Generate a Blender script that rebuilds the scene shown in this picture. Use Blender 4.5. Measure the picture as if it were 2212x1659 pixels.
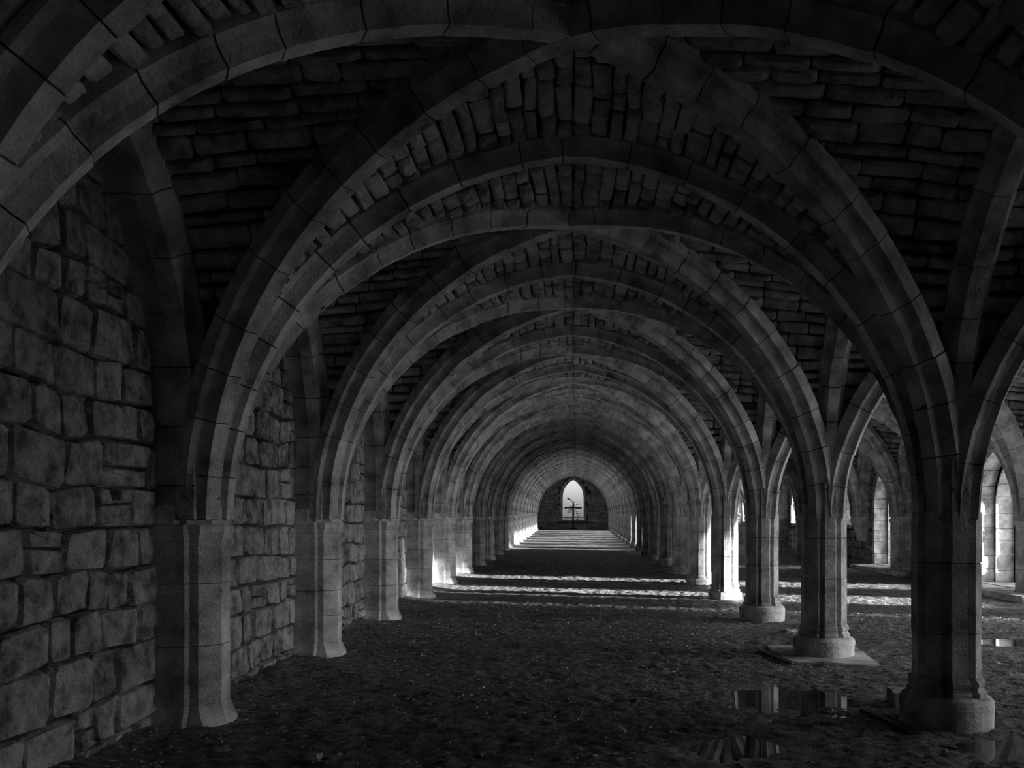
import bpy, math, random
import numpy as np
from mathutils import Vector, noise
R = random.Random(7)
PI = math.pi
for o in list(bpy.data.objects): bpy.data.objects.remove(o)
COL = bpy.context.scene.collection
SC = bpy.context.scene

# ---------------------------------------------------------------- camera, sky, sun, exposure
HX = 3.2            # half width of an aisle (centre line to pier line)
S = 3.48            # bay length
D0 = 2.056          # first pier stands this many bays ahead of the camera
NB = 21             # bays ahead
cam_d = bpy.data.cameras.new('camera'); cam = bpy.data.objects.new('camera', cam_d); COL.objects.link(cam)
cam.location = (0, 0, 0); cam.rotation_euler = (PI/2, 0, 0)
cam_d.sensor_width = 36; cam_d.lens = 1800/2212*36
cam_d.shift_x = -(1238-1106)/2212; cam_d.shift_y = (1120-829.5)/2212
cam_d.clip_start = .05; cam_d.clip_end = 2000
SC.camera = cam

SUN_EL = math.radians(8.5); SUN_TRAVEL = Vector((-1, .29, -math.tan(SUN_EL)*1.05)).normalized()
w = bpy.data.worlds.new('world'); SC.world = w; w.use_nodes = True
nt = w.node_tree; nt.nodes.clear()
sky = nt.nodes.new('ShaderNodeTexSky'); sky.sky_type = 'NISHITA'; sky.sun_disc = False
sky.sun_elevation = math.radians(18)
sky.sun_rotation = math.atan2(-SUN_TRAVEL.x, -SUN_TRAVEL.y)
sky.air_density = 1.0; sky.dust_density = 3
bw = nt.nodes.new('ShaderNodeRGBToBW'); bg = nt.nodes.new('ShaderNodeBackground'); wo = nt.nodes.new('ShaderNodeOutputWorld')
bg.inputs['Strength'].default_value = .16
nt.links.new(sky.outputs[0], bw.inputs[0]); nt.links.new(bw.outputs[0], bg.inputs[0]); nt.links.new(bg.outputs[0], wo.inputs[0])
sl = bpy.data.lights.new('sun', 'SUN'); sl.energy = 15; sl.angle = math.radians(2.6)
so = bpy.data.objects.new('sun', sl); COL.objects.link(so)
so.rotation_euler = SUN_TRAVEL.to_track_quat('-Z', 'Y').to_euler()
SC.view_settings.view_transform = 'Standard'; SC.view_settings.look = 'None'
SC.view_settings.gamma = 1; SC.view_settings.exposure = 1.55; SC.view_settings.use_curve_mapping = False
SC.cycles.use_denoising = True
SC.cycles.max_bounces = 8; SC.cycles.diffuse_bounces = 3; SC.cycles.glossy_bounces = 3
SC.cycles.sample_clamp_indirect = 6; SC.cycles.adaptive_threshold = .015

# ---------------------------------------------------------------- materials
def mat(name, c0, c1, rough=.88, bump=.35, scale=3.0, fine=45, spec=.25, isl=.35, stain=.5, bdist=.02):
    m = bpy.data.materials.new(name); m.use_nodes = True
    n = m.node_tree; n.nodes.clear(); N = n.nodes.new; L = n.links.new
    out = N('ShaderNodeOutputMaterial'); b = N('ShaderNodeBsdfPrincipled'); L(b.outputs[0], out.inputs[0])
    b.inputs['Roughness'].default_value = rough; b.inputs['Specular IOR Level'].default_value = spec
    tc = N('ShaderNodeTexCoord'); geo = N('ShaderNodeNewGeometry'); oi = N('ShaderNodeObjectInfo')
    n1 = N('ShaderNodeTexNoise'); n1.inputs['Scale'].default_value = scale; n1.inputs['Detail'].default_value = 8; n1.inputs['Roughness'].default_value = .62
    n2 = N('ShaderNodeTexNoise'); n2.inputs['Scale'].default_value = fine; n2.inputs['Detail'].default_value = 4
    n3 = N('ShaderNodeTexNoise'); n3.inputs['Scale'].default_value = scale*.22; n3.inputs['Detail'].default_value = 5
    for q in (n1, n2, n3): L(tc.outputs['Object'], q.inputs['Vector'])
    def math_(op, a, bb, clamp=False):
        k = N('ShaderNodeMath'); k.operation = op; k.use_clamp = clamp
        for i, v in enumerate((a, bb)):
            if isinstance(v, (int, float)): k.inputs[i].default_value = v
            else: L(v, k.inputs[i])
        return k.outputs[0]
    rnd = math_('ADD', math_('MULTIPLY', geo.outputs['Random Per Island'], .6), math_('MULTIPLY', oi.outputs['Random'], .4))
    v = math_('ADD', math_('MULTIPLY', math_('SUBTRACT', n1.outputs[0], .5), 3.0), .5)
    v = math_('ADD', v, math_('MULTIPLY', math_('SUBTRACT', n3.outputs[0], .5), 2*stain))
    v = math_('ADD', v, math_('MULTIPLY', math_('SUBTRACT', rnd, .5), 2*isl))
    v = math_('ADD', v, math_('MULTIPLY', math_('SUBTRACT', n2.outputs[0], .5), .5), True)
    r = N('ShaderNodeMix'); r.data_type = 'RGBA'
    r.inputs[6].default_value = (c0, c0, c0, 1); r.inputs[7].default_value = (c1, c1, c1, 1)
    L(v, r.inputs[0]); L(r.outputs[2], b.inputs['Base Color'])
    bp = N('ShaderNodeBump'); bp.inputs['Strength'].default_value = bump; bp.inputs['Distance'].default_value = bdist
    h = math_('ADD', math_('MULTIPLY', n1.outputs[0], 1.0), math_('MULTIPLY', n2.outputs[0], .35))
    L(h, bp.inputs['Height']); L(bp.outputs[0], b.inputs['Normal'])
    return m
M_ASH = mat('dressed_stone', .20, .80, bdist=.035, bump=.8, isl=.28, stain=.5)
M_PIER = mat('pier_stone', .20, .78, bdist=.035, bump=.8, isl=.2)
M_RUB = mat('rubble_stone', .10, .52, bump=1.0, scale=7, isl=.4, bdist=.06)
M_WEB = mat('web_stone', .16, .62, bump=.9, scale=5, isl=.45, bdist=.03)
M_MORT = mat('mortar', .05, .13, bump=.8, isl=0)
M_OUT = mat('pale_ground', .65, .8, isl=0, scale=.5)
M_LEAF = mat('foliage', .02, .10, isl=.3)
M_BARK = mat('bark', .02, .07)
M_IRON = mat('dark_iron', .01, .03, rough=.5, isl=0)
M_PEB = mat('pebble', .10, .5, rough=.45, spec=.5, isl=.5, bump=.3)

def floor_mat():
    m = mat('wet_gravel', .015, .27, rough=.8, bump=1.0, scale=11, fine=46, spec=.45, isl=0, stain=.5, bdist=.05)
    n = m.node_tree; N = n.nodes.new; L = n.links.new
    b = [q for q in n.nodes if q.type == 'BSDF_PRINCIPLED'][0]
    tc = [q for q in n.nodes if q.type == 'TEX_COORD'][0]
    ns = N('ShaderNodeTexNoise'); ns.inputs['Scale'].default_value = 1.3; ns.inputs['Detail'].default_value = 6
    L(tc.outputs['Object'], ns.inputs['Vector'])
    mr = N('ShaderNodeMapRange'); mr.inputs[1].default_value = .35; mr.inputs[2].default_value = .65
    mr.inputs[3].default_value = .45; mr.inputs[4].default_value = .8
    L(ns.outputs[0], mr.inputs[0]); L(mr.outputs[0], b.inputs['Roughness'])
    return m
M_FLOOR = floor_mat()
def water_mat():
    m = bpy.data.materials.new('puddle_water'); m.use_nodes = True
    b = m.node_tree.nodes['Principled BSDF']
    b.inputs['Base Color'].default_value = (.02, .02, .02, 1); b.inputs['Roughness'].default_value = .03
    b.inputs['IOR'].default_value = 1.5; b.inputs['Specular IOR Level'].default_value = .8
    return m
M_WATER = water_mat()

# ---------------------------------------------------------------- helpers
def mesh(name, V, F, m, parent=None, smooth=False, loc=None):
    me = bpy.data.meshes.new(name); me.from_pydata([tuple(v) for v in V], [], F); me.materials.append(m)
    if smooth: me.polygons.foreach_set('use_smooth', [True]*len(me.polygons))
    me.update()
    o = bpy.data.objects.new(name, me); COL.objects.link(o)
    if parent is not None: o.parent = parent
    return o
def empty(name, loc=(0, 0, 0)):
    o = bpy.data.objects.new(name, None); COL.objects.link(o); o.empty_display_size = .1; o.location = loc
    return o
def child(name, V, F, m, root, smooth=False):
    """mesh given in world coordinates, parented to a root that sits at root.location"""
    L = root.location
    return mesh(name, [(v[0]-L.x, v[1]-L.y, v[2]-L.z) for v in V], F, m, root, smooth)
def tag(o, label=None, cat=None, group=None, kind=None):
    for k, v in (('label', label), ('category', cat), ('group', group), ('kind', kind)):
        if v: o[k] = v
    return o
class MB:
    def __init__(s): s.V = []; s.F = []
    def add(s, V, F):
        n = len(s.V); s.V += [tuple(v) for v in V]; s.F += [tuple(i+n for i in f) for f in F]
    def box(s, x0, x1, y0, y1, z0, z1):
        s.add(*boxm(x0, x1, y0, y1, z0, z1))
def boxm(x0, x1, y0, y1, z0, z1, j=0):
    q = lambda: R.uniform(-j, j) if j else 0
    V = [(x+q(), y+q(), z+q()) for z in (z0, z1) for y in (y0, y1) for x in (x0, x1)]
    return V, [(0, 2, 3, 1), (4, 5, 7, 6), (0, 1, 5, 4), (2, 6, 7, 3), (0, 4, 6, 2), (1, 3, 7, 5)]
def tubem(pts, rad, n=8):
    V = []; F = []
    pts = [Vector(p) for p in pts]
    for i, p in enumerate(pts):
        t = (pts[min(i+1, len(pts)-1)]-pts[max(i-1, 0)]).normalized()
        a = t.orthogonal().normalized() if abs(t.z) > .99 else t.cross(Vector((0, 0, 1))).normalized(); b = t.cross(a)
        r = rad[i] if isinstance(rad, (list, tuple)) else rad
        V += [p+(a*math.cos(2*PI*k/n)+b*math.sin(2*PI*k/n))*r for k in range(n)]
    for i in range(len(pts)-1):
        for k in range(n): F.append((i*n+k, i*n+(k+1) % n, (i+1)*n+(k+1) % n, (i+1)*n+k))
    F.append(tuple(range(n))[::-1]); F.append(tuple((len(pts)-1)*n+k for k in range(n)))
    return V, F

def fz(x, y):                       # ground level inside: flat near the camera, rising gently ahead
    d = y/S
    z = -.547 + .010*max(0, d-3) + .0007*max(0, d-10)**2
    return z*HX
def zc(y):                          # rise of the vault along the building
    d = max(0, y/S); return .0004*d*d*HX
ORD = ['first', 'second', 'third', 'fourth', 'fifth', 'sixth', 'seventh', 'eighth', 'ninth', 'tenth', 'eleventh', 'twelfth',
       'thirteenth', 'fourteenth', 'fifteenth', 'sixteenth', 'seventeenth', 'eighteenth', 'nineteenth', 'twentieth', 'twenty-first', 'twenty-second']
def py(k): return (D0-1+k)*S        # pier k: k=1 is the first full pier in view, 0 the one beside the frame

# ---------------------------------------------------------------- the arch curves
PR = .27                            # pier radius to the face of a rib
TA, TC = .92*HX, .075*HX             # transverse: half span, centre offset
TH = .962*HX
TR = TA+TC
TZ = 0; TK = TH/math.sqrt(TR*TR-TC*TC)
def zT(x, o=0):
    q = (TR+o)**2-(abs(x)+TC)**2
    return TK*math.sqrt(q) if q > 0 else TZ
LA = S/2-PR; LZ = .61; LH = .94*HX
LR = ((LH-LZ)**2+LA*LA)/(2*LA); LC = LR-LA
def zL(y, o=0):
    q = (LR+o)**2-(abs(y)+LC)**2
    return LZ+math.sqrt(q) if q > 0 else LZ
DX, DY = HX-PR*.7071, S/2-PR*.7071
DA = math.hypot(DX, DY)
WO = .20                            # web above the intrados
def curveT(n=40):                   # list of (r,z) from -TA to TA
    a = math.acos(TC/TR); pts = [(-TA, -.02)]
    for i in range(n+1):
        t = a*(1-i/n)
        pts.append((TC-TR*math.cos(PI/2-(PI/2-(a-t))) if False else -(TR*math.cos(a-t)-TC), TK*TR*math.sin(a-t)))
    q = [(-x, z) for x, z in pts[::-1]]
    return pts+q[1:]
def curveD():
    return [(r*DA/TA, z*1.004) for r, z in curveT()]
def curveL(n=24):
    a = math.acos(LC/LR); pts = [(-LA, -.02), (-LA, .3)]
    for i in range(n+1):
        t = a*i/n; pts.append((-(LR*math.cos(t)-LC), LZ+LR*math.sin(t)))
    q = [(-x, z) for x, z in pts[::-1]]
    return pts+q[1:]
PROF = [(-.165, .27), (-.165, .135), (-.118, .108), (-.086, .060), (-.070, 0), (.070, 0), (.086, .060), (.118, .108), (.165, .135), (.165, .27)]
PROFW = [(-.165, .27), (-.165, .135), (-.118, .108), (-.086, .060), (-.070, 0), (.078, 0), (.10, .03), (.30, .03), (.30, .27)]

class Rib:
    """a rib swept along a curve in a vertical plane; frame(s) gives point, outward normal, side at arc length s"""
    def __init__(s, origin, ang, pts, twist=0):
        s.o = origin; s.a = ang; s.tw = twist
        P = np.array(pts); d = np.hypot(*(P[1:]-P[:-1]).T); s.cum = np.concatenate([[0], np.cumsum(d)]); s.P = P; s.len = s.cum[-1]
    def rz(s, t): return np.interp(t, s.cum, s.P[:, 0]), np.interp(t, s.cum, s.P[:, 1])
    def frame(s, t):
        t = min(max(t, 0), s.len)
        r, z = s.rz(t); r0, z0 = s.rz(max(t-.06, 0)); r1, z1 = s.rz(min(t+.06, s.len))
        tx, tz = r1-r0, z1-z0; l = math.hypot(tx, tz); tx /= l; tz /= l
        nx, nz = -tz, tx            # outward (left of travel, up at the crown)
        e = min(t, s.len-t); k = max(0, 1-e/1.6)*s.tw; k = k*k*(3-2*k) if k < 1 else k
        d = Vector((math.cos(s.a), math.sin(s.a), 0)); sd = Vector((-math.sin(s.a), math.cos(s.a), 0))
        p = Vector(s.o)+d*r; p.z = z+s.o[2]
        return p, d*nx+Vector((0, 0, nz)), sd, k
    def piece(s, t0, t1, prof, nseg=2, off=0, grow=0):
        V = []; F = []; n = len(prof)
        for i in range(nseg+1):
            p, nn, sd, k = s.frame(t0+(t1-t0)*i/nseg)
            for u, o in prof:
                v = p+nn*(o+off)+sd*(u*(1+grow)); v.z += zc(v.y); V.append(v)
        for i in range(nseg):
            for k in range(n): F.append((i*n+k, (i+1)*n+k, (i+1)*n+(k+1) % n, i*n+(k+1) % n))
        F.append(tuple(range(n))); F.append(tuple(nseg*n+k for k in range(n))[::-1])
        return V, F
def build_rib(name, rib, label, prof=PROF, mode='parts', vl=.46, group=None, mirror=False, trim=(0, 0), mtl=None):
    mtl = mtl or M_ASH
    if mirror: prof = [(-u, o) for u, o in prof][::-1]
    p0 = rib.frame(0)[0]; root = empty(name, (p0.x, p0.y, p0.z))
    tag(root, label, 'arch', group)
    s = trim[0]; end = rib.len-trim[1]; cuts = [s]
    while s < end-.28:
        s = min(end, s+vl*R.uniform(.72, 1.25))
        if end-s < .2: s = end
        cuts.append(s)
    if cuts[-1] < end: cuts.append(end)
    core = [(u*.95, o+(.012 if o < .2 else 0)) for u, o in prof]
    V, F = rib.piece(trim[0], end, core, nseg=26)
    child('mortar_core', V, F, M_MORT, root)
    acc = MB()
    for a, b in zip(cuts[:-1], cuts[1:]):
        g = R.uniform(.003, .008); jw = R.uniform(-.03, .03); jo = R.uniform(-.008, .006)
        pr = [(u+R.uniform(-.003, .003), o+R.uniform(-.002, .002)) for u, o in prof]
        V, F = rib.piece(a+g, b-g, pr, nseg=2, off=jo, grow=jw)
        if mode == 'parts': child('voussoir', V, F, mtl, root)
        else: acc.add(V, F)
    if mode != 'parts': tag(child('voussoirs', acc.V, acc.F, mtl, root), kind='stuff')
    return root

# ---------------------------------------------------------------- stones on a mapped surface
def stone(mapf, a0, a1, b0, b1, h, gap=.012, rnd=.22, soft=1):
    """mapf(a,b,h)->point; a,b in metres-ish along the surface; a rounded raised block (24 triangles)"""
    g = gap
    a0 += g*R.uniform(.5, 1.3); a1 -= g*R.uniform(.5, 1.3); b0 += g*R.uniform(.5, 1.3); b1 -= g*R.uniform(.5, 1.3)
    da, db = a1-a0, b1-b0
    if da < .02 or db < .02: return None
    c = min(da, db)*rnd
    j = lambda q: R.uniform(-q, q)
    out = []
    for (x, y) in ((a0+c, b0), (a1-c, b0), (a1, b0+c), (a1, b1-c), (a1-c, b1), (a0+c, b1), (a0, b1-c), (a0, b0+c)):
        out.append((x+j(c*.35), y+j(c*.35)))
    cx, cy = (a0+a1)/2, (b0+b1)/2
    V = [mapf(x, y, -.02) for x, y in out]
    V += [mapf(x, y, h*.55+j(h*.1)) for x, y in out]
    k = 1-min(.3, .018/min(da, db)*2+.06)*soft
    V += [mapf(cx+(x-cx)*k, cy+(y-cy)*k, h*(1+j(.14))) for x, y in out]
    V.append(mapf(cx+j(da*.15), cy+j(db*.15), h*(1.0+R.uniform(0, .2))))
    F = []
    for r in (0, 8):
        for i in range(8): F.append((r+i, r+(i+1) % 8, r+8+(i+1) % 8, r+8+i))
    for i in range(8): F.append((16+i, 16+(i+1) % 8, 24))
    return V, F

def nz3(a, b, s, o): return noise.noise(Vector((a*s, b*s, o)))
# ---------------------------------------------------------------- vault webs
def webA(cx, yc, x, yl, h):          # surface of the transverse cells; x across, yl from bay centre
    u = min(abs(x-cx)/HX, .999); v = min(abs(yl)/(S/2), 1)
    p = 0 if v <= u else (v-u)/(1-u)
    X = u*HX
    return (zT(X, WO)*1.004)*(1-p)+zT(X, WO)*p
def webB(cx, yc, x, yl):
    u = min(abs(x-cx)/HX, 1); v = min(abs(yl)/(S/2), .999)
    p = 0 if u <= v else (u-v)/(1-v)
    return (zT(v*HX, WO)*1.004)*(1-p)+(zL(v*S/2, WO))*p
def smooth_p(z): return z
def web_point(cx, yc, kind, x, yl, h):
    z = webA(cx, yc, x, yl, 0) if kind == 'A' else webB(cx, yc, x, yl)
    e = .02
    # the normal only tilts across the course direction
    if kind == 'A':
        z1 = webA(cx, yc, x+e, yl, 0); z0 = webA(cx, yc, x-e, yl, 0); g = (z1-z0)/(2*e); n = Vector((g, 0, -1)).normalized()
    else:
        z1 = webB(cx, yc, x, yl+e); z0 = webB(cx, yc, x, yl-e); g = (z1-z0)/(2*e); n = Vector((0, g, -1)).normalized()
    p = Vector((x, yc+yl, z))+n*h
    p.z += zc(p.y)
    return p
def arc_params(f, lim, step):
    """params 0..lim cut so that pieces of the curve z=f(p) are ~step long"""
    out = [0]; p = 0; acc = 0; st = step*R.uniform(.7, 1.3); dz = f(0)
    while p < lim:
        q = p+.004; z = f(min(q, lim)); acc += math.hypot(.004, z-dz); dz = z; p = q
        if acc >= st: out.append(min(p, lim)); acc = 0; st = step*R.uniform(.7, 1.35)
    return out
def build_web(cx, yc, name_i, side, cells, mode, detail=1.0):
    """one bay of vaulting. cells: which of 'An','Af','Bl','Br' get stones"""
    V = []; F = []
    us = [1-math.cos(i/22*PI/2) for i in range(23)]; us = [1-u for u in us][::-1]   # denser near the pier
    us = sorted({round(math.sin(i/22*PI/2), 5) for i in range(23)})
    xs = [-u*HX for u in us[::-1]]+[u*HX for u in us[1:]]
    vs = sorted({round(math.sin(i/14*PI/2), 5) for i in range(15)})
    ys = [-v*S/2 for v in vs[::-1]]+[v*S/2 for v in vs[1:]]
    for yl in ys:
        for x in xs:
            u = abs(x)/HX; v = abs(yl)/(S/2)
            z = webA(0, 0, x, yl, 0) if v >= u else webB(0, 0, x, yl)
            V.append((cx+x, yc+yl, z+zc(yc+yl)+.0))
    nx = len(xs)
    for j in range(len(ys)-1):
        for i in range(nx-1): F.append((j*nx+i, j*nx+i+1, (j+1)*nx+i+1, (j+1)*nx+i))
    root = mesh('ceiling', [(v[0]-cx, v[1]-yc, v[2]) for v in V], F, M_MORT if cells else M_WEB); root.location = (cx, yc, 0)
    tag(root, kind='structure')
    cnt = 0; acc = MB()
    for cell in cells:
        kd = cell[0]
        if kd == 'A':
            sg = -1 if cell[1] == 'n' else 1
            for sx in (-1, 1):
                pr = arc_params(lambda q: zT(q, WO), HX*.985, .135/detail)
                for b0, b1 in zip(pr[:-1], pr[1:]):
                    if b0 > HX*.95: continue
                    lo = (b0/HX)*(S/2)+.03; hi = S/2-.12; a = lo
                    while a < hi-.06:
                        ln = R.uniform(.22, .6)/detail
                        a2 = min(hi, a+ln)
                        if hi-a2 < .12: a2 = hi
                        wob = R.uniform(-.006, .006)
                        f = lambda aa, bb, hh, sx=sx, sg=sg: web_point(cx, yc, 'A', cx+sx*min(HX*.985, max(0, bb+.035*nz3(aa*2+cx, b0+yc, 1.3, 2))), sg*aa, hh)
                        st = stone(f, a, a2, b0+wob, b1+wob, R.uniform(.03, .085), gap=.009)
                        a = a2
                        if not st or R.random() < .004: continue
                        if mode == 'parts' and cnt < 300: child('stone', *st, M_WEB, root); cnt += 1
                        else: acc.add(*st)
        else:
            sx = -1 if cell[1] == 'l' else 1
            for sg in (-1, 1):
                pr = arc_params(lambda q: zL(q, WO), S/2*.985, .125/detail)
                for b0, b1 in zip(pr[:-1], pr[1:]):
                    lo = (b0/(S/2))*HX+.04; hi = HX-.1; a = lo
                    while a < hi-.06:
                        ln = R.uniform(.25, .62)/detail
                        a2 = min(hi, a+ln)
                        if hi-a2 < .14: a2 = hi
                        f = lambda aa, bb, hh, sx=sx, sg=sg: web_point(cx, yc, 'B', cx+sx*aa, sg*min(S/2*.985, max(0, bb+.03*nz3(aa*2+cx, b0+yc, 1.3, 2)*(1-b0/(S/2)))), hh)
                        st = stone(f, a, a2, b0, b1, R.uniform(.03, .085), gap=.009)
                        a = a2
                        if not st or R.random() < .006: continue
                        if mode == 'parts' and cnt < 300: child('stone', *st, M_WEB, root); cnt += 1
                        else: acc.add(*st)
    if acc.V: tag(child('stones', acc.V, acc.F, M_WEB, root), kind='stuff')
    return root

# ---------------------------------------------------------------- piers
def octring(r, n=8, rot=PI/8): return [(r*math.cos(rot+2*PI*k/n), r*math.sin(rot+2*PI*k/n)) for k in range(n)]
def pier_section(sc=1.0):
    """eight rib faces with a groove between each"""
    pts = []
    for k in range(8):
        a = k*PI/4; c, s_ = math.cos(a), math.sin(a); r = PR*sc; hw = .066*sc
        pts += [(r*c+hw*s_, r*s_-hw*c), (r*c-hw*s_, r*s_+hw*c)]
        b = a+PI/8; rr = PR*.87*sc
        pts.append((rr*math.cos(b), rr*math.sin(b)))
    return pts
def loft(rings, zs, cap=True):
    n = len(rings[0]); V = [(x, y, z) for ring, z in zip(rings, zs) for x, y in ring]; F = []
    for i in range(len(rings)-1):
        for k in range(n): F.append((i*n+k, i*n+(k+1) % n, (i+1)*n+(k+1) % n, (i+1)*n+k))
    if cap: F.append(tuple(range(n))[::-1]); F.append(tuple((len(rings)-1)*n+k for k in range(n)))
    return V, F
def build_pier(k, label, seen=True, round_=True):
    x, y = HX, py(k); z0 = fz(x, y)-.04; zt = .05+zc(y)
    root = empty('pier', (x, y, z0)); tag(root, label, 'pillar', 'octagonal piers down the middle of the undercroft')
    H = zt-z0
    ph = .30 if round_ else .20; nr = 32 if round_ else 8
    pr = .37 if k < 4 else .35
    prof = [(pr, -.1), (pr+.005, ph*.55), (pr+.012, ph*.72), (pr+.006, ph*.84), (pr-.018, ph*.94), (pr-.06, ph)]
    rings = [octring(r*(1+.0), nr, PI/8) for r, _ in prof]
    V, F = loft(rings, [z for _, z in prof])
    V = [(a+R.uniform(-.004, .004), b+R.uniform(-.004, .004), c) for a, b, c in V]
    mesh('plinth', V, F, M_PIER, root, False)
    secs = [(1.14, ph-.01), (1.15, ph+.03), (1.06, ph+.05), (1.05, ph+.075), (1.10, ph+.09), (1.10, ph+.115), (1.0, ph+.15)]
    V, F = loft([pier_section(s) for s, _ in secs], [z for _, z in secs]); mesh('base_moulding', V, F, M_PIER, root)
    z = ph+.15
    cz = [z]
    while z < H-.25: z = min(H, z+R.uniform(.34, .6)); cz.append(z if H-z > .2 else H)
    if cz[-1] < H: cz.append(H)
    V, F = loft([pier_section(.965)]*2, [ph, H]); mesh('core', V, F, M_MORT, root)
    for a, b in zip(cz[:-1], cz[1:]):
        s = 1+R.uniform(-.012, .012); g = .004
        V, F = loft([pier_section(s)]*2, [a+g, b-g])
        dx, dy = R.uniform(-.003, .003), R.uniform(-.003, .003)
        mesh('drum', [(p[0]+dx, p[1]+dy, p[2]) for p in V], F, M_PIER, root)
    # core between the springing ribs
    V, F = loft([octring(r) for r in (.24, .22, .20)], [H-.05, H+.9, H+1.6]); mesh('springer_core', V, F, M_MORT, root)
    return root

def build_respond(k, side, label, corbel=False):
    """half octagon attached to a wall. side -1 left, +1 right (far wall of the right aisle)"""
    sx = -1 if side < 0 else 1; cx = -HX if side < 0 else 3*HX; y = py(k); z0 = fz(cx, y)-.05
    wx = -1.085*HX if side < 0 else 3.085*HX; d = 1 if side < 0 else -1      # d: direction towards the aisle
    zt = -.016*HX+.5*zc(y); zh = .05+zc(y)
    root = empty('wall_pier', (cx, y, z0)); tag(root, label, 'pillar', 'half piers against the %s wall' % ('left' if side < 0 else 'right'))
    dep = abs(wx-cx)
    def sec(s=1.0, grow=0):
        # from the wall: pilaster, step in, three sides of an octagon
        hw = .255*s+grow; f = .22*s+grow; c = .14*s
        P = [(-dep-.1, -hw), (-.06, -hw), (-.02, -hw), (.01, -.225*s-grow), (f-c, -.22*s-grow), (f, -.09*s-grow*.5), (f, .09*s+grow*.5), (f-c, .22*s+grow), (.01, .225*s+grow), (-.02, hw), (-.06, hw), (-dep-.1, hw)]
        P = [(p[0]*d, p[1]) for p in P]
        return P if d > 0 else P[::-1]
    if corbel:
        H = zt-z0
        V, F = loft([sec(.15, 0), sec(.5, 0), sec(.9, 0), sec(1, .02)], [H-.75, H-.5, H-.22, H-.1]); mesh('corbel', V, F, M_PIER, root)
    else:
        H = zt-z0
        sx_ = [(.05, -.1), (.055, .10), (.03, .16), (.0, .24)]
        V, F = loft([sec(1, g) for g, _ in sx_], [z for _, z in sx_]); mesh('base_moulding', V, F, M_PIER, root)
        V, F = loft([sec(.97)]*2, [.1, H-.1]); mesh('core', V, F, M_MORT, root)
        z = .24
        while z < H-.16:
            z2 = z+R.uniform(.3, .62)
            if H-.14-z2 < .2: z2 = H-.14
            s = 1+R.uniform(-.015, .015)
            V, F = loft([sec(s)]*2, [z+.004, z2-.004]); mesh('stone_block', V, F, M_PIER, root)
            z = z2
            if z >= H-.15: break
    H = zt-z0
    V, F = loft([sec(1, g) for g in (.0, .015, .028, .028, .01)], [H-.14, H-.1, H-.07, H-.02, H+.0]); mesh('cap', V, F, M_PIER, root)
    # springing block above the cap
    def sec2(r):
        P = [(-dep-.1, -.28), (-.10, -.28), (-.06, -.23)]
        ps = [(PR*r*math.cos(a), PR*r*math.sin(a)) for a in (-PI/2, -PI/4, 0, PI/4, PI/2)]
        P += ps+[(-.06, .23), (-.10, .28), (-dep-.1, .28)]
        P = [(p[0]*d, p[1]) for p in P]; return P if d > 0 else P[::-1]
    V, F = loft([sec2(.93), sec2(.93)], [H, zh-z0+.05]); mesh('springer', V, F, M_ASH, root)
    return root

# ---------------------------------------------------------------- openings through a thick wall
def outline(hw, sill, spring, top, n=10, pointed=False):
    """points (y,z) up one jamb, over, down the other"""
    P = []
    m = 5
    for i in range(m): P.append((-hw, sill+(spring-sill)*i/m))
    rise = top-spring
    for i in range(2*n+1):
        t = PI*(1-i/(2*n)); c = math.cos(t); s_ = math.sin(t)
        if pointed:
            # two-centred
            c0 = (rise*rise-hw*hw)/(2*hw); rr = hw+c0
            a_ = math.acos(c0/rr); f = i/n
            if f <= 1: q = a_*f; P.append((-(rr*math.cos(q)-c0), spring+rr*math.sin(q)))
            else: q = a_*(2-f); P.append(((rr*math.cos(q)-c0), spring+rr*math.sin(q)))
        else: P.append((hw*c, spring+rise*s_))
    for i in range(m): P.append((hw, spring-(spring-sill)*(i+1)/m))
    return P
def resample(P, step, jit=.25):
    Q = [Vector(p) for p in P]; cum = [0]
    for a, b in zip(Q[:-1], Q[1:]): cum.append(cum[-1]+(b-a).length)
    xs = [p[0] for p in P]; ys = [p[1] for p in P]; L = cum[-1]; cuts = [0]
    while cuts[-1] < L-step*.6: cuts.append(min(L, cuts[-1]+step*R.uniform(1-jit, 1+jit)))
    if L-cuts[-1] > .02: cuts.append(L)
    def at(s): return np.interp(s, cum, xs), np.interp(s, cum, ys)
    def nrm(s):
        a = at(max(0, s-.05)); b = at(min(L, s+.05)); t = Vector((b[0]-a[0], b[1]-a[1])).normalized(); return (-t.y, t.x)
    return cuts, at, nrm
class Opening:
    def __init__(s, yc, orders, pointed=False):
        s.yc = yc; s.orders = orders; s.pointed = pointed      # orders: (halfwidth, sill, spring, top, depth0, depth1)
    def inside(s, y, z, m=0):
        hw, si, sp, tp = s.orders[0][:4]; q = abs(y-s.yc)
        if q > hw+m or z < si-(m if si > -1 else 9) or z > tp+m: return False
        if z < sp: return True
        e = (q/(hw+m))**2+((z-sp)/(tp-sp+m))**2; return e < 1
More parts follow.
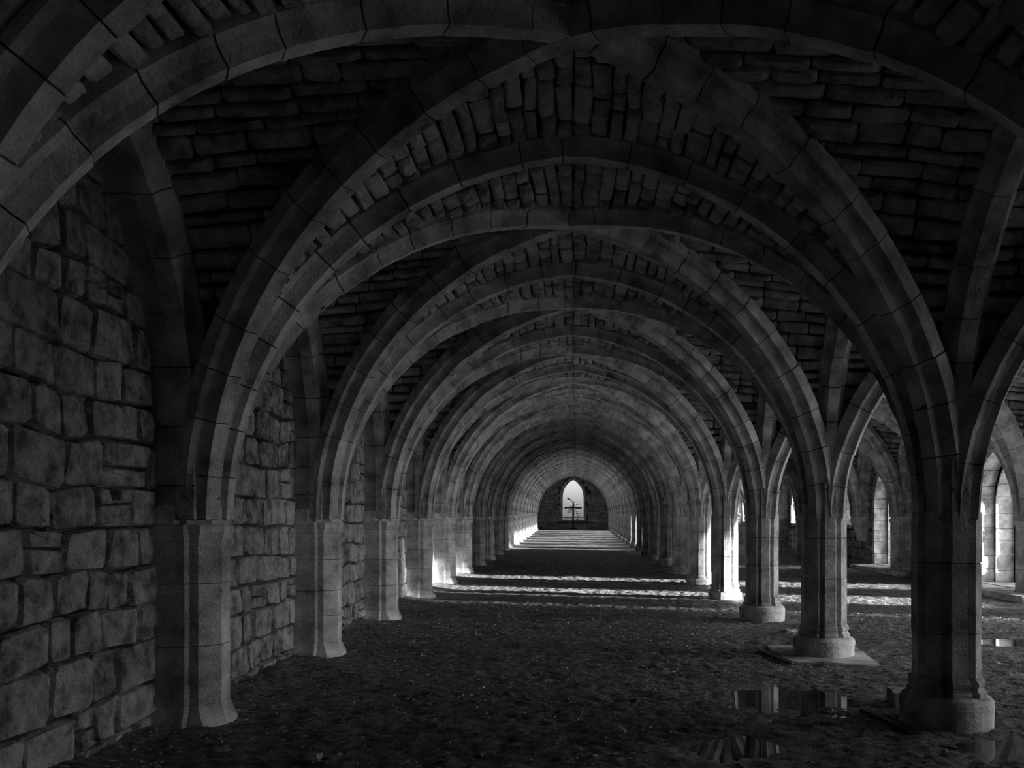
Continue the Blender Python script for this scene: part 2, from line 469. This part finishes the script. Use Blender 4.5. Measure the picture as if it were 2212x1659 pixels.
def build_opening(op, place, name, mode, step=.34):
    """place(depth,y,z)->world; depth runs into the wall. Lining blocks for each order and a backing."""
    p = place(0, op.yc, op.orders[0][1]); root = empty(name, p); tag(root, kind='structure')
    back = MB(); acc = MB()
    for oi, (hw, si, sp, tp, d0, d1) in enumerate(op.orders):
        P = outline(hw, si, sp, tp, pointed=op.pointed)
        Pb = outline(hw+.05, si-.05, sp, tp+.05, pointed=op.pointed)
        n = len(Pb); V = [place(d, op.yc+q[0], q[1]) for d in (d0+.02, d1) for q in Pb]
        back.add(V, [(i, i+1, n+i+1, n+i) for i in range(n-1)])
        # step face to the next order
        nxt = op.orders[oi+1] if oi+1 < len(op.orders) else None
        if nxt:
            Pn = outline(nxt[0]+.04, nxt[1]-.04, nxt[2], nxt[3]+.04, pointed=op.pointed)
            V = [place(d1, op.yc+q[0], q[1]) for q in Pb]+[place(d1, op.yc+q[0], q[1]) for q in Pn]
            back.add(V, [(i, i+1, n+i+1, n+i) for i in range(n-1)])
        # sill
        zb = si
        V, F = boxm(0, 1, 0, 1, 0, 1)
        V = [place(d0+(d1-d0)*v[0], op.yc-hw-.05+(2*hw+.1)*v[1], zb-.12+.12*v[2]) for v in V]
        child('sill', V, F, M_ASH, root)
        cuts, at, nrm = resample(P, step)
        th = .24 if oi == 0 else .2
        for a, b in zip(cuts[:-1], cuts[1:]):
            g = .006; js = R.uniform(-.012, .012); dd = R.uniform(-.01, .015)
            V = []
            sub = 3
            for i in range(sub):
                t = a+g+(b-a-2*g)*i/(sub-1); c = at(t); nn = nrm(t)
                for dep in (d0-dd*(oi == 0), d1+.03):
                    for o in (js, th):
                        V.append(place(dep, op.yc+c[0]+nn[0]*o, c[1]+nn[1]*o))
            F = []
            for i in range(sub-1):
                k = i*4
                F += [(k, k+4, k+5, k+1), (k+2, k+3, k+7, k+6), (k, k+2, k+6, k+4), (k+1, k+5, k+7, k+3)]
            F += [(0, 1, 3, 2), (8, 10, 11, 9)]
            if mode == 'parts': child('jamb_stone', V, F, M_ASH, root)
            else: acc.add(V, F)
    child('backing', back.V, back.F, M_MORT, root)
    if acc.V: tag(child('jamb_stones', acc.V, acc.F, M_ASH, root), kind='stuff')
    return root
def wall_sheet(place, depth, y0, y1, zlo, zhi, ops, grid=.12):
    """backing sheet with the openings left out (columns of quads)"""
    V = []; F = []
    ys = [y0]
    marks = set()
    for op in ops:
        hw = op.orders[0][0]+.1
        for i in range(25): marks.add(round(op.yc-hw+2*hw*i/24, 4))
    ys = sorted({y0, y1} | {m for m in marks if y0 < m < y1} | {y0+(y1-y0)*i/80 for i in range(1, 80)})
    def topz(y, op):
        hw, si, sp, tp = op.orders[0][:4]; hw += .1; tp += .1; q = min(1, abs(y-op.yc)/hw)
        if op.pointed:
            r0 = tp-sp; c0 = (r0*r0-hw*hw)/(2*hw); rr = hw+c0; t = (rr*rr-(q*hw+c0)**2)
            return sp+math.sqrt(max(0, t))
        return sp+(tp-sp)*math.sqrt(max(0, 1-q*q))
    for a, b in zip(ys[:-1], ys[1:]):
        c = (a+b)/2; hit = [o for o in ops if abs(c-o.yc) < o.orders[0][0]+.1]
        def quad(za0, za1, zb0, zb1):
            n = len(V); V.extend([place(depth, a, za0), place(depth, b, zb0), place(depth, b, zb1), place(depth, a, za1)]); F.append((n, n+1, n+2, n+3))
        if not hit: quad(zlo(a), zhi, zlo(b), zhi)
        else:
            o = hit[0]
            quad(topz(a, o), zhi, topz(b, o), zhi)
            if o.orders[0][1]-.05 > zlo(c)+.02: quad(zlo(a), o.orders[0][1]-.05, zlo(b), o.orders[0][1]-.05)
    return V, F
def wall_stones(place, y0, y1, ops, zlo, zhi_f, root, maxparts, mode_f, ch=.25, holes=()):
    """coursed rubble: irregular course heights, broken courses"""
    cnt = 0; acc = MB()
    z = min(zlo(y0), zlo(y1), zlo((y0+y1)/2))-.1
    cand = []
    while z < 3.6:
        hgt = ch*R.uniform(.72, 1.3); y = y0-R.uniform(0, .3)
        while y < y1:
            ln = hgt*R.uniform(.75, 2.1); a, b = max(y, y0), min(y+ln, y1); y += ln
            if b-a < .09: continue
            parts = [(a, b, z, z+hgt)]
            if R.random() < .14: zz = z+hgt*R.uniform(.4, .6); parts = [(a, b, z, zz), (a, b, zz, z+hgt)]
            for (a_, b_, c_, e_) in parts:
                ym, zm = (a_+b_)/2, (c_+e_)/2
                if e_ < zlo(ym)-.02 or zm > zhi_f(ym)+.12: continue
                if any(o.inside(yy, zz2, .16) for o in ops for yy in (a_+.05, ym, b_-.05) for zz2 in (c_+.04, e_-.04)): continue
                hh = [q for q in holes if a_ < q[0] < b_ and c_ < q[1] < e_]
                if hh:          # a putlog hole left between two narrower stones
                    hy = min(max(hh[0][0], a_+.1), b_-.1); cand += [(a_, hy-.05, c_, e_), (hy+.05, b_, c_, e_), (hy-.05, hy+.05, c_, c_+(e_-c_)*.35)]; continue
                cand.append((a_, b_, c_, e_))
        z += hgt
    cand.sort(key=lambda q: (q[0]+q[1]))
    for (a_, b_, c_, e_) in cand:
        tilt = R.uniform(-.02, .02); dh = R.uniform(.0, .022)
        f = lambda aa, bb, hh: place(.12-hh-dh*(hh > .05), aa+.05*nz3(aa, bb, 1.5, 9), bb+tilt*(aa-(a_+b_)/2)+.07*nz3(aa, bb, 1.1, 3)+.03*nz3(aa, bb, 3.1, 5))
        st = stone(f, a_, b_, c_, e_, .115, gap=.006, rnd=.12, soft=.5)
        if not st: continue
        ym = (a_+b_)/2
        if mode_f(ym) and cnt < maxparts: child('stone', *st, M_RUB, root); cnt += 1
        else: acc.add(*st)
    if acc.V: tag(child('stones', acc.V, acc.F, M_RUB, root), kind='stuff')

# ================================================================ BUILD
YB0 = py(-3); YEND = py(NB-1)         # building from just behind the camera to the end wall
WL, WR = -1.085*HX, 3.085*HX
TH_W = 1.45                           # thickness of the outer walls

# ---- openings in the right wall: bay b lies between pier b-1 and pier b
def yc_bay(b): return (py(b-1)+py(b))/2
def door(b, fl): y = yc_bay(b); z = fl; return Opening(y, [(1.02, z, .42, 1.58, 0, .42), (.95, z, .3, 1.42, .42, .86), (.84 if b > 4 else 1.0, z, .25, 1.3, .86, TH_W)])
def window(b, sill=-.26, top=1.5, hw=.9): y = yc_bay(b); return Opening(y, [(hw, sill, top-hw*1.05, top, 0, .5), (hw*.8, sill, top-hw-.1, top-.3, .5, 1.0), (hw*.62, sill, top-hw-.15, top-.55, 1.0, TH_W)])
RIGHT = {}
for b in range(-1, NB):
    fl = fz(0, yc_bay(b))+.12; zr = zc(yc_bay(b))
    if b in (1, 2, 3, 4, 5, 7): RIGHT[b] = ('door', door(b, fl) if b > 3 or b == 1 else Opening(yc_bay(b), [(1.35, fl, .9, 2.25, 0, .45), (1.3, fl, .9, 2.2, .45, .9), (1.25, fl, .85, 2.1, .9, TH_W)]))  # nearest unseen doors are made taller and wider to let in more light
    elif b == 8 or 10 <= b <= 18:
        RIGHT[b] = ('window', Opening(yc_bay(b), [(1.4 if b > 10 else .95, -.28+zr*.5, .5+zr, 1.5+zr, 0, .5), (1.36 if b > 10 else .85, -.28+zr*.5, .4+zr, 1.4+zr, .5, 1.0), (1.32 if b > 10 else .75, -.28+zr*.5, .35+zr, 1.35+zr, 1.0, TH_W)]))
LEFT = {5: ('door', Opening(yc_bay(5)+.25, [(1.0, fz(0, yc_bay(5))+.02, .3, 1.25, 0, .45), (.85, fz(0, yc_bay(5))+.02, .2, 1.05, .45, TH_W)]))}
plL = lambda d, y, z: (WL-d, y, z)
plR = lambda d, y, z: (WR+d, y, z)

# ---- ground outside, far away from the walls
GZ = -1.70
def ground_out():
    V = []; F = []
    def q(x0, x1, y0, y1):
        n = len(V); V.extend([(x0, y0, GZ if y0 < YEND else -.95), (x1, y0, GZ if y0 < YEND else -.95), (x1, y1, GZ if y1 < YEND+1 else -.95), (x0, y1, GZ if y1 < YEND+1 else -.95)]); F.append((n, n+1, n+2, n+3))
    q(WR+TH_W-.02, 260, -120, YEND+1.0); q(-200, WL-TH_W+.02, -120, YEND+1.0); q(-200, 260, YEND+1.0, 400)
    o = mesh('ground_outside', V, F, M_OUT); tag(o, kind='structure')
ground_out()

# ---- mostly unseen trees added across the yard to block the sun at some doorways
def shade_tree(x, y, ry, z0, z1, label, seed):
    r = random.Random(seed); root = empty('yard_tree', (x, y, GZ)); tag(root, label, 'tree', 'trees across the yard on the right')
    zc_ = (z0+z1)/2; hz = (z1-z0)/2
    V, F = tubem([(0, 0, -.2), (.1, .05, 2), (.0, .2, zc_-GZ-.5), (.1, .1, z1-GZ-.4)], [.34, .24, .18, .04]); mesh('trunk', V, F, M_BARK, root)
    mb = MB()
    for i in range(16):
        a = 2*PI*i/16; q = r.uniform(.3, .62); cx_, cy_, cz_ = 2.2*q*math.cos(a), ry*q*math.sin(a)*1.15, zc_-GZ+r.uniform(-.35, .35)*hz
        rx, ryy, rz = r.uniform(1.1, 1.6), r.uniform(1.3, 1.8)*ry/3.5, hz*r.uniform(.55, .75)
        V = []; F = []
        for u in range(7):
            for v in range(10):
                th, ph = PI*u/6, 2*PI*v/10; n_ = 1+r.uniform(-.16, .16)
                V.append((cx_+rx*n_*math.sin(th)*math.cos(ph), cy_+ryy*n_*math.sin(th)*math.sin(ph), cz_+rz*n_*math.cos(th)))
        for u in range(6):
            for v in range(10): F.append((u*10+v, u*10+(v+1) % 10, (u+1)*10+(v+1) % 10, (u+1)*10+v))
        mb.add(V, F)
    for i in range(2500):
        a, q = r.uniform(0, 2*PI), r.uniform(.6, 1.1); el = r.uniform(-1, 1); c_ = math.sqrt(1-el*el)
        p = Vector((2.9*q*c_*math.cos(a), ry*q*c_*math.sin(a), zc_-GZ+hz*q*el)); u_ = Vector((r.gauss(0, 1), r.gauss(0, 1), r.gauss(0, 1))).normalized(); w_ = u_.orthogonal().normalized()
        mb.add([p-u_*.16, p+w_*.07, p+u_*.16, p-w_*.07], [(0, 1, 2, 3)])
    mesh('crown', mb.V, mb.F, M_LEAF, root)
TX = 45
for i, (yy, ry) in enumerate(((-10.5, 3.4), (-5.5, 3.2), (-1.5, 2.6), (1.7, 2.0), (19.3, 4.1))):
    shade_tree(TX, yy, ry, 3.2, 8.9 if i < 4 else 7.7, ['round tree across the yard, farthest back along the right side', 'round tree across the yard behind the camera', 'round tree across the yard level with the camera', 'small round tree across the yard, next to the sunlit gap', 'round tree across the yard beyond the sunlit gap'][i], 50+i)

# ---- floor: gravel with relief and hollows where the puddles lie
def img(x, y, H=1.75): D = H*1800/(y-1120); return ((x-1238)/1800*D, D)
PUD = []   # cx, cy, rx, ry, angle, level
def pud(x, y, rx, ry, lv=.0): c = img(x, y); PUD.append((c[0], c[1], rx, ry, lv))
pud(1705, 1506, .72, .62); pud(1600, 1610, .5, .42, -.004); pud(2178, 1388, .55, .42); pud(2165, 1614, .42, .33)
def nz(x, y, s): return noise.noise(Vector((x*s, y*s, .7)))
def floor_h(x, y, fine=True):
    z = fz(x, y)
    b = .012*nz(x, y, .9)+.008*nz(x, y, 2.3)
    dep = 0
    for cx, cy, rx, ry, lv in PUD:
        q = ((x-cx)/rx)**2+((y-cy)/ry)**2
        if q < 6:
            q *= 1+.35*nz(x, y, 2.0)+.25*nz(x, y, 5)
            dep = max(dep, math.exp(-q*1.1))
    b = b*(1-dep)-.035*dep
    if fine: b += (.016*nz(x, y, 6)+.016*nz(x, y, 14))*(1-.8*dep)
    # rubble banked against the left wall, and a kerb of earth towards it
    e = x-WL
    if e < .9: b += .07*(1-e/.9)**2*(1+.6*nz(x, y, 3))
    return z+b
def build_floor():
    xs = [WL-.1]
    while xs[-1] < WR+.05:
        x = xs[-1]; xs.append(x+(.028 if -2.6 < x < 5.5 else .045))
    ys = [YB0]
    while ys[-1] < YEND+.1:
        y = ys[-1]; st = .6 if y < 2.5 else max(.03, .0042*y)
        if y > 25: st = y*.008
        ys.append(y+st)
    nx, ny = len(xs), len(ys)
    V = np.zeros((ny, nx, 3))
    for j, y in enumerate(ys):
        for i, x in enumerate(xs): V[j, i] = (x, y, floor_h(x, y, 2.5 < y < 30))
    idx = np.arange(nx*ny).reshape(ny, nx)
    Fq = np.stack([idx[:-1, :-1], idx[:-1, 1:], idx[1:, 1:], idx[1:, :-1]], -1).reshape(-1, 4)
    me = bpy.data.meshes.new('floor'); nf = len(Fq)
    me.vertices.add(nx*ny); me.vertices.foreach_set('co', V.reshape(-1))
    me.loops.add(nf*4); me.loops.foreach_set('vertex_index', Fq.reshape(-1).astype(np.int32))
    me.polygons.add(nf); me.polygons.foreach_set('loop_start', np.arange(0, nf*4, 4, dtype=np.int32)); me.polygons.foreach_set('loop_total', np.full(nf, 4, dtype=np.int32))
    me.update(calc_edges=True); me.validate(); me.materials.append(M_FLOOR)
    o = bpy.data.objects.new('floor', me); COL.objects.link(o); tag(o, kind='structure')
    print('floor', nx, ny)
build_floor()

# ---- roof slab that carries the storey above and keeps the sky out; outer faces of the walls
mb = MB(); mb.box(WL-TH_W, WR+TH_W, YB0-.5, YEND+1, 3.75, 4.4)
tag(mesh('roof_slab', mb.V, mb.F, M_MORT), kind='structure')

def end_wall(y, name, ops, thick, sgn):
    pl = lambda d, a, z: (a, y+sgn*d, z)
    zl = lambda a: fz(a, y)-.2
    root = empty(name, (0, y, 0)); tag(root, kind='structure')
    V, F = wall_sheet(pl, .1, WL-TH_W, WR+TH_W, zl, 4.0, ops); child('mortar_face', V, F, M_MORT, root)
    V, F = wall_sheet(pl, thick, WL-TH_W, WR+TH_W, zl, 4.0, [Opening(o.yc, [o.orders[-1]], o.pointed) for o in ops]); child('outer_face', V, F, M_RUB, root)
    if ops: wall_stones(pl, WL, WR, ops, zl, lambda a: 3.9, root, 0, lambda a: False, ch=.28)
    for o in ops: build_opening(o, pl, 'window_far', 'joined', step=.4)
    return root
ezs = .12; 
EOP = Opening(0, [(.92, -.10, 1.9, 3.42, 0, .9)], pointed=True)
EOP2 = Opening(2*HX, [(.92, -.10, 1.9, 3.42, 0, .9)], pointed=True)
ew = end_wall(YEND, 'wall_far', [EOP, EOP2], .9, 1)
mb = MB(); mb.box(WL, WR, YEND-.07, YEND+.12, -.22, -.12); child('string_course', mb.V, mb.F, M_ASH, ew)
end_wall(YB0, 'wall_near', [], .3, -1)

# ---- side walls
def zweb_wall(yy):
    k = math.floor((yy-py(0))/S); yl = yy-(py(0)+k*S+S/2); return zL(min(abs(yl), S/2), .30)+zc(yy)
def side_wall(name, pl, OPS, maxparts, parts_rng, stones_rng, right):
    root = empty(name, (WR if right else WL, 0, 0)); tag(root, kind='structure')
    ops = [v[1] for v in OPS.values()]
    zl = lambda a: fz(0, a)-.15
    # sheets per bay so that each opening keeps its own cut
    for b in range(-2, NB):
        o = [OPS[b][1]] if b in OPS else []
        V, F = wall_sheet(pl, .12, py(b-1), py(b), zl, 3.8, o); child('mortar_face', V, F, M_MORT if stones_rng(py(b-1)) else M_RUB, root)
        V, F = wall_sheet(pl, TH_W, py(b-1), py(b), zl, 3.8, [Opening(q.yc, [q.orders[-1]]) for q in o]); child('outer_face', V, F, M_RUB, root)
    ys = [yy for yy in (py(k) for k in range(0, NB)) if stones_rng(yy)]
    wall_stones(pl, min(ys)-S*.7, max(ys), ops, zl, zweb_wall, root, maxparts, parts_rng, ch=.29 if not right else .3, holes=((6.3, .14), (10.9, .1), (10.9, .38)) if not right else ())
    i = 0
    for b, (k, o) in sorted(OPS.items()):
        r = build_opening(o, pl, ('door_%d' if k == 'door' else 'window_%d') % (b+(32 if not right else 2)), 'parts' if 4 <= b <= 9 else 'joined')
    return root
side_wall('wall_left', plL, LEFT, 300, lambda y: y < 22, lambda y: y < 60, False)
side_wall('wall_right', plR, RIGHT, 120, lambda y: 17 < y < 32, lambda y: y < 60, True)

# ---- webs
for b in range(-2, NB):
    y = yc_bay(b)
    if b in (1, 2, 3, 4): build_web(0, y, b, 'l', ['Br', 'Bl', 'An', 'Af'], 'parts', 1.0 if b < 4 else .9)
    elif b <= 9: build_web(0, y, b, 'l', ['Af', 'An', 'Br', 'Bl'] if b > 0 else [], 'joined', .9)
    else: build_web(0, y, b, 'l', [], 'joined')
    if 1 <= b <= 9: build_web(2*HX, y, b, 'r', ['Bl', 'Br', 'An', 'Af'], 'joined', .9)
    else: build_web(2*HX, y, b, 'r', [], 'joined')

# ---- ribs
cT, cD, cL = curveT(), curveD(), curveL()
AD = math.atan2(DY, DX)
def nth(k): return ORD[k-1]
for k in range(0, NB):
    y = py(k); md = 'parts' if k <= 14 else 'joined'
    if k == 0: lab = 'big stone cross arch cut off by the top left corner of the view'
    else: lab = 'stone cross arch over the left aisle, %s one counted from the camera' % nth(k)
    build_rib('transverse_arch', Rib((0, y, 0), 0, cT), lab, mode=md, group='cross arches over the left aisle')
    if k == 0: lab = 'stone cross arch over the right aisle, beside the camera'
    else: lab = 'stone cross arch over the right aisle, springing from the %s pier' % nth(k)
    build_rib('transverse_arch', Rib((2*HX, y, 0), 0, cT), lab, mode='parts' if 1 <= k <= 9 else 'joined', group='cross arches over the right aisle')
for b in range(0, NB):
    yc = yc_bay(b); md = 'parts' if 1 <= b <= 12 else 'joined'
    wh = 'bay above and beside the camera' if b == 0 else '%s bay ahead' % nth(b)
    for sg, nm in ((1, 'near left to far right'), (-1, 'far left to near right')):
        # the second rib of each pair is broken at the crossing keystone, as built; both pass through the same crown
        build_rib('diagonal_rib', Rib((0, yc, 0), sg*AD, cD), 'diagonal rib from %s, left aisle, %s' % (nm, wh), mode=md, group='diagonal ribs of the left aisle vault')
        build_rib('diagonal_rib', Rib((2*HX, yc, 0), sg*AD, cD), 'diagonal rib from %s, right aisle, %s' % (nm, wh), mode='parts' if 1 <= b <= 8 else 'joined', group='diagonal ribs of the right aisle vault')
    a = 'arcade arch between the pillars of the middle row, %s' % wh
    build_rib('arcade_arch', Rib((HX, yc, 0), PI/2, cL), a, mode=md, group='arcade arches between the middle piers')
    build_rib('wall_rib', Rib((-HX, yc, 0), PI/2, cL), 'curved wall rib along the left wall, %s' % wh, prof=PROFW, mode=md, group='ribs along the left wall')
    build_rib('wall_rib', Rib((3*HX, yc, 0), PI/2, cL), 'curved wall rib along the right wall, %s' % wh, prof=PROFW, mirror=True, mode='parts' if 5 <= b <= 9 else 'joined', group='ribs along the right wall')

# ---- piers
for k in range(-1, NB-1):
    if k == -1: lab = 'ribbed stone pier behind the camera'
    elif k == 0: lab = 'ribbed stone pier just right of the camera, outside the frame'
    elif k == 1: lab = 'nearest ribbed stone pier on a thick round plinth, at the right edge'
    elif k == 2: lab = 'second nearest ribbed pier, round plinth on a pale square slab'
    else: lab = 'ribbed stone pier of the middle row, %s from the camera' % nth(k)
    build_pier(k, lab, round_=k < 4 or k == 7)
for k in range(-1, NB-1):
    dd = {1: 'nearest wall pier on the left, dark near face and lit edge', 5: 'brightly lit wall pier beyond the left doorway'}
    if k == 5+0: pass
    lab = dd.get(k) or ('wall pier against the left wall, %s from the camera' % nth(k) if k > 0 else 'wall pier of the left wall %s' % ('behind the camera' if k < 0 else 'beside the camera'))
    build_respond(k, -1, lab)
    lab = 'wall pier against the right wall, %s from the camera' % nth(k) if k > 0 else 'wall pier of the right wall %s' % ('behind the camera' if k < 0 else 'beside the camera')
    if k == 7: lab = 'wall pier on the right wall cut off as a corbel above the ground'
    build_respond(k, 1, lab, corbel=(k == 7))

# ---- puddles
for i, (cx, cy, rx, ry, lv) in enumerate(PUD):
    lv_z = fz(cx, cy)-.016+lv
    n = 48; V = [(0, 0, 0)]; 
    for q in range(n): a = 2*PI*q/n; V.append((rx*1.75*math.cos(a), ry*1.75*math.sin(a), 0))
    F = [(0, 1+q, 1+(q+1) % n) for q in range(n)]
    o = mesh('puddle', V, F, M_WATER); o.location = (cx, cy, lv_z)
    tag(o, ['still puddle left of the nearest pier, reflecting the piers behind', 'shallow puddle at the bottom edge, left of the nearest plinth',
            'bright puddle at the right edge reflecting the doorway light', 'small puddle at the lower right corner in front of the nearest plinth'][i], 'puddle', 'rainwater puddles on the gravel floor')

# ---- pebbles (uncountable)
def pebbles(n, xr, yr, s0, s1, mtl, name, seed):
    r = random.Random(seed); mb = MB()
    ico = [(0, 0, 1), (.89, 0, .45), (.28, .85, .45), (-.72, .53, .45), (-.72, -.53, .45), (.28, -.85, .45), (.72, .53, -.45), (-.28, .85, -.45), (-.89, 0, -.45), (-.28, -.85, -.45), (.72, -.53, -.45), (0, 0, -1)]
    fc = [(0, 1, 2), (0, 2, 3), (0, 3, 4), (0, 4, 5), (0, 5, 1), (1, 6, 2), (2, 7, 3), (3, 8, 4), (4, 9, 5), (5, 10, 1), (6, 7, 2), (7, 8, 3), (8, 9, 4), (9, 10, 5), (10, 6, 1)]
    for i in range(n):
        y = yr[0]*(yr[1]/yr[0])**(r.random()); x = r.uniform(*xr)
        if any(((x-c[0])/c[2])**2+((y-c[1])/c[3])**2 < 1.2 for c in PUD): continue
        s = r.uniform(s0, s1)*(1+y*.03); z = floor_h(x, y)
        a = r.uniform(0, 6.28); ca, sa = math.cos(a), math.sin(a); sx, sy, sz = s*r.uniform(.7, 1.5), s*r.uniform(.6, 1), s*r.uniform(.35, .7)
        mb.add([(x+(p[0]*sx*ca-p[1]*sy*sa), y+(p[0]*sx*sa+p[1]*sy*ca), z+p[2]*sz+sz*.2) for p in ico], fc)
    o = mesh(name, mb.V, mb.F, mtl); tag(o, 'loose gravel scattered over the earth floor', 'gravel', kind='stuff')
pebbles(15000, (WL+.05, 7.5), (3.2, 17), .005, .016, M_PEB, 'gravel', 3)

# ---- loose slabs and stones on the ground
def slab(name, pts, z0, z1, m, label, cat, group=None, jit=.012):
    """a slab with an irregular outline: pts counter-clockwise in plan"""
    cx = sum(p[0] for p in pts)/len(pts); cy = sum(p[1] for p in pts)/len(pts); P = []
    for a, b in zip(pts, pts[1:]+pts[:1]):
        for t in (0, .25, .5, .75): P.append((a[0]+(b[0]-a[0])*t+R.uniform(-jit, jit), a[1]+(b[1]-a[1])*t+R.uniform(-jit, jit)))
    n = len(P); V = [(x-cx, y-cy, 0) for x, y in P]+[(x-cx, y-cy, z1-z0-.015) for x, y in P]+[((x-cx)*.985, (y-cy)*.985, z1-z0+R.uniform(-.004, .004)) for x, y in P]+[(0, 0, z1-z0+.002)]
    F = [(i, (i+1) % n, n+(i+1) % n, n+i) for i in range(n)]+[(n+i, n+(i+1) % n, 2*n+(i+1) % n, 2*n+i) for i in range(n)]+[(2*n+i, 2*n+(i+1) % n, 3*n) for i in range(n)]+[tuple(range(n))[::-1]]
    o = mesh(name, V, F, m); o.location = (cx, cy, z0); tag(o, label, cat, group); return o
g2 = fz(0, 10.5)
slab('base_slab', [(2.58, 10.05), (3.62, 9.78), (3.80, 11.2), (2.62, 11.35)], g2-.08, g2+.03, M_PIER, 'pale square stone slab under the second nearest pier', 'slab')
slab('stone_block', [(2.98, 7.72), (3.30, 7.66), (3.34, 7.98), (3.02, 8.04)], fz(0, 7.8)-.05, fz(0, 7.8)+.13, M_PIER, 'small squared stone block lying behind the nearest plinth', 'stone')
slab('slate_strip', [(2.60, 7.55), (2.66, 7.55), (2.78, 6.75), (2.72, 6.75)], fz(0, 7)-.04, fz(0, 7)+.028, M_IRON, 'thin dark slate strip in the ground left of the nearest plinth', 'slate', jit=.004)
slab('slate_strip', [(2.42, 10.95), (2.50, 10.98), (2.66, 9.95), (2.58, 9.93)], g2-.04, g2+.03, M_IRON, 'thin dark slate strip along the left side of the pale slab', 'slate', jit=.004)  # shade at the slab's left edge, built as a dark strip
slab('door_step', [(8.95, 16.6), (WR+.02, 16.6), (WR+.02, 20.7), (9.05, 20.6)], fz(0, 19)-.1, fz(0, 19)+.11, M_PIER, 'pale stone step inside the large doorway at the right edge', 'step', jit=.03)
slab('door_step', [(9.1, 23.4), (WR+.02, 23.4), (WR+.02, 27.6), (9.15, 27.5)], fz(0, 26)-.1, fz(0, 26)+.11, M_PIER, 'pale stone step inside the doorway seen between the two nearest piers', 'step', jit=.03)
for i, (ix, iy, s_) in enumerate(((1700, 1372, .09), (1712, 1368, .06), (672, 1642, .07), (478, 1622, .05), (1785, 1535, .05), (1340, 1580, .04))):
    D = 1.745*1800/(iy-1120); x = (ix-1238)/1800*D; rs = random.Random(90+i)
    V = []; F = []
    for u in range(5):
        for v in range(7):
            th, ph = PI*u/4, 2*PI*v/7; k = s_*rs.uniform(.8, 1.2)
            V.append((1.5*k*math.sin(th)*math.cos(ph), k*math.sin(th)*math.sin(ph), .6*k*math.cos(th)))
    for u in range(4):
        for v in range(7): F.append((u*7+v, u*7+(v+1) % 7, (u+1)*7+(v+1) % 7, (u+1)*7+v))
    o = mesh('loose_stone', V, F, M_PEB); o.location = (x, D, floor_h(x, D)+s_*.35)
    tag(o, ['larger pale loose stone behind the square slab', 'smaller pale loose stone behind the square slab', 'loose stone at the bottom edge left of centre', 'small loose stone in front of the nearest left wall pier',
            'small pale stone at the near edge of the big puddle', 'small loose stone in the middle of the near floor'][i], 'stone', 'loose stones on the floor')

# ---- standing wooden cross with a lamp arm before the end window, railing and conifer outside
yx = YEND-1.3; zb = fz(0, yx)-.02
cr = empty('standing_cross', (0, yx, zb)); tag(cr, 'dark standing cross with a lamp arm before the end window', 'cross')
V, F = loft([octring(.34, 8), octring(.34, 8), octring(.26, 8)], [0, .12, .16]); mesh('foot', V, F, M_IRON, cr)
V, F = tubem([(0, 0, .1), (0, 0, 1.5), (.01, 0, 1.45-zb)], [.075, .07, .06]); mesh('post', V, F, M_IRON, cr)
mb = MB(); mb.box(-.68, .68, -.05, .05, .86-zb, .97-zb); mb.box(-.74, -.66, -.06, .06, .83-zb, .99-zb); mb.box(.66, .74, -.06, .06, .83-zb, .99-zb); mesh('crossbar', mb.V, mb.F, M_IRON, cr)
V, F = tubem([(0, 0, 1.38-zb), (-.12, 0, 1.52-zb), (-.27, 0, 1.62-zb), (-.42, 0, 1.68-zb)], .026); mesh('lamp_arm', V, F, M_IRON, cr)
V, F = tubem([(-.22, 0, 1.60-zb), (-.34, 0, 1.70-zb), (-.52, 0, 1.72-zb)], [.02, .07, .03]); mesh('lamp', V, F, M_IRON, cr)
rl = empty('railing', (0, YEND+4, -.95)); tag(rl, 'low dark railing outside the end window', 'railing')
mb = MB(); mb.box(-3.5, 3.5, -.03, .03, .98, 1.07); mesh('top_rail', mb.V, mb.F, M_IRON, rl)
mb = MB(); mb.box(-3.5, 3.5, -.03, .03, .45, .5); mesh('lower_rail', mb.V, mb.F, M_IRON, rl)
for i in range(8):
    mb = MB(); xx = -3.5+i; mb.box(xx-.03, xx+.03, -.03, .03, 0, 1.12); mesh('rail_post', mb.V, mb.F, M_IRON, rl)
cf = empty('conifer', (.15, YEND+24, -.95)); tag(cf, 'sparse conifer with level branches outside the end window', 'tree')
V, F = tubem([(0, 0, 0), (.03, 0, 1.5), (0, 0, 3.0)], [.12, .08, .02]); mesh('trunk', V, F, M_BARK, cf)
rr = random.Random(4)
for i in range(26):
    z = .35+2.3*i/26; ln = (1.45-.33*z)*rr.uniform(.6, 1.05); a = rr.uniform(0, 2*PI) if i % 2 else rr.choice((0, PI))+rr.uniform(-.5, .5)
    mb = MB(); e = Vector((ln*math.cos(a), ln*math.sin(a), rr.uniform(-.05, .12)))
    mb.add(*tubem([(0, 0, z), Vector((0, 0, z))+e*.5+Vector((0, 0, .05)), Vector((0, 0, z))+e], [.03, .02, .006], 5))
    for q in range(26):
        t = rr.uniform(.35, 1.05); p = Vector((0, 0, z))+e*t; u_ = Vector((rr.gauss(0, 1), rr.gauss(0, 1), rr.gauss(0, .35))).normalized()*.16; w_ = Vector((0, 0, 1)).cross(u_).normalized()*.035+Vector((0, 0, .02))
        mb.add([p-u_, p+w_, p+u_, p-w_], [(0, 1, 2, 3)])
    mesh('branch', mb.V, mb.F, M_LEAF, cf)
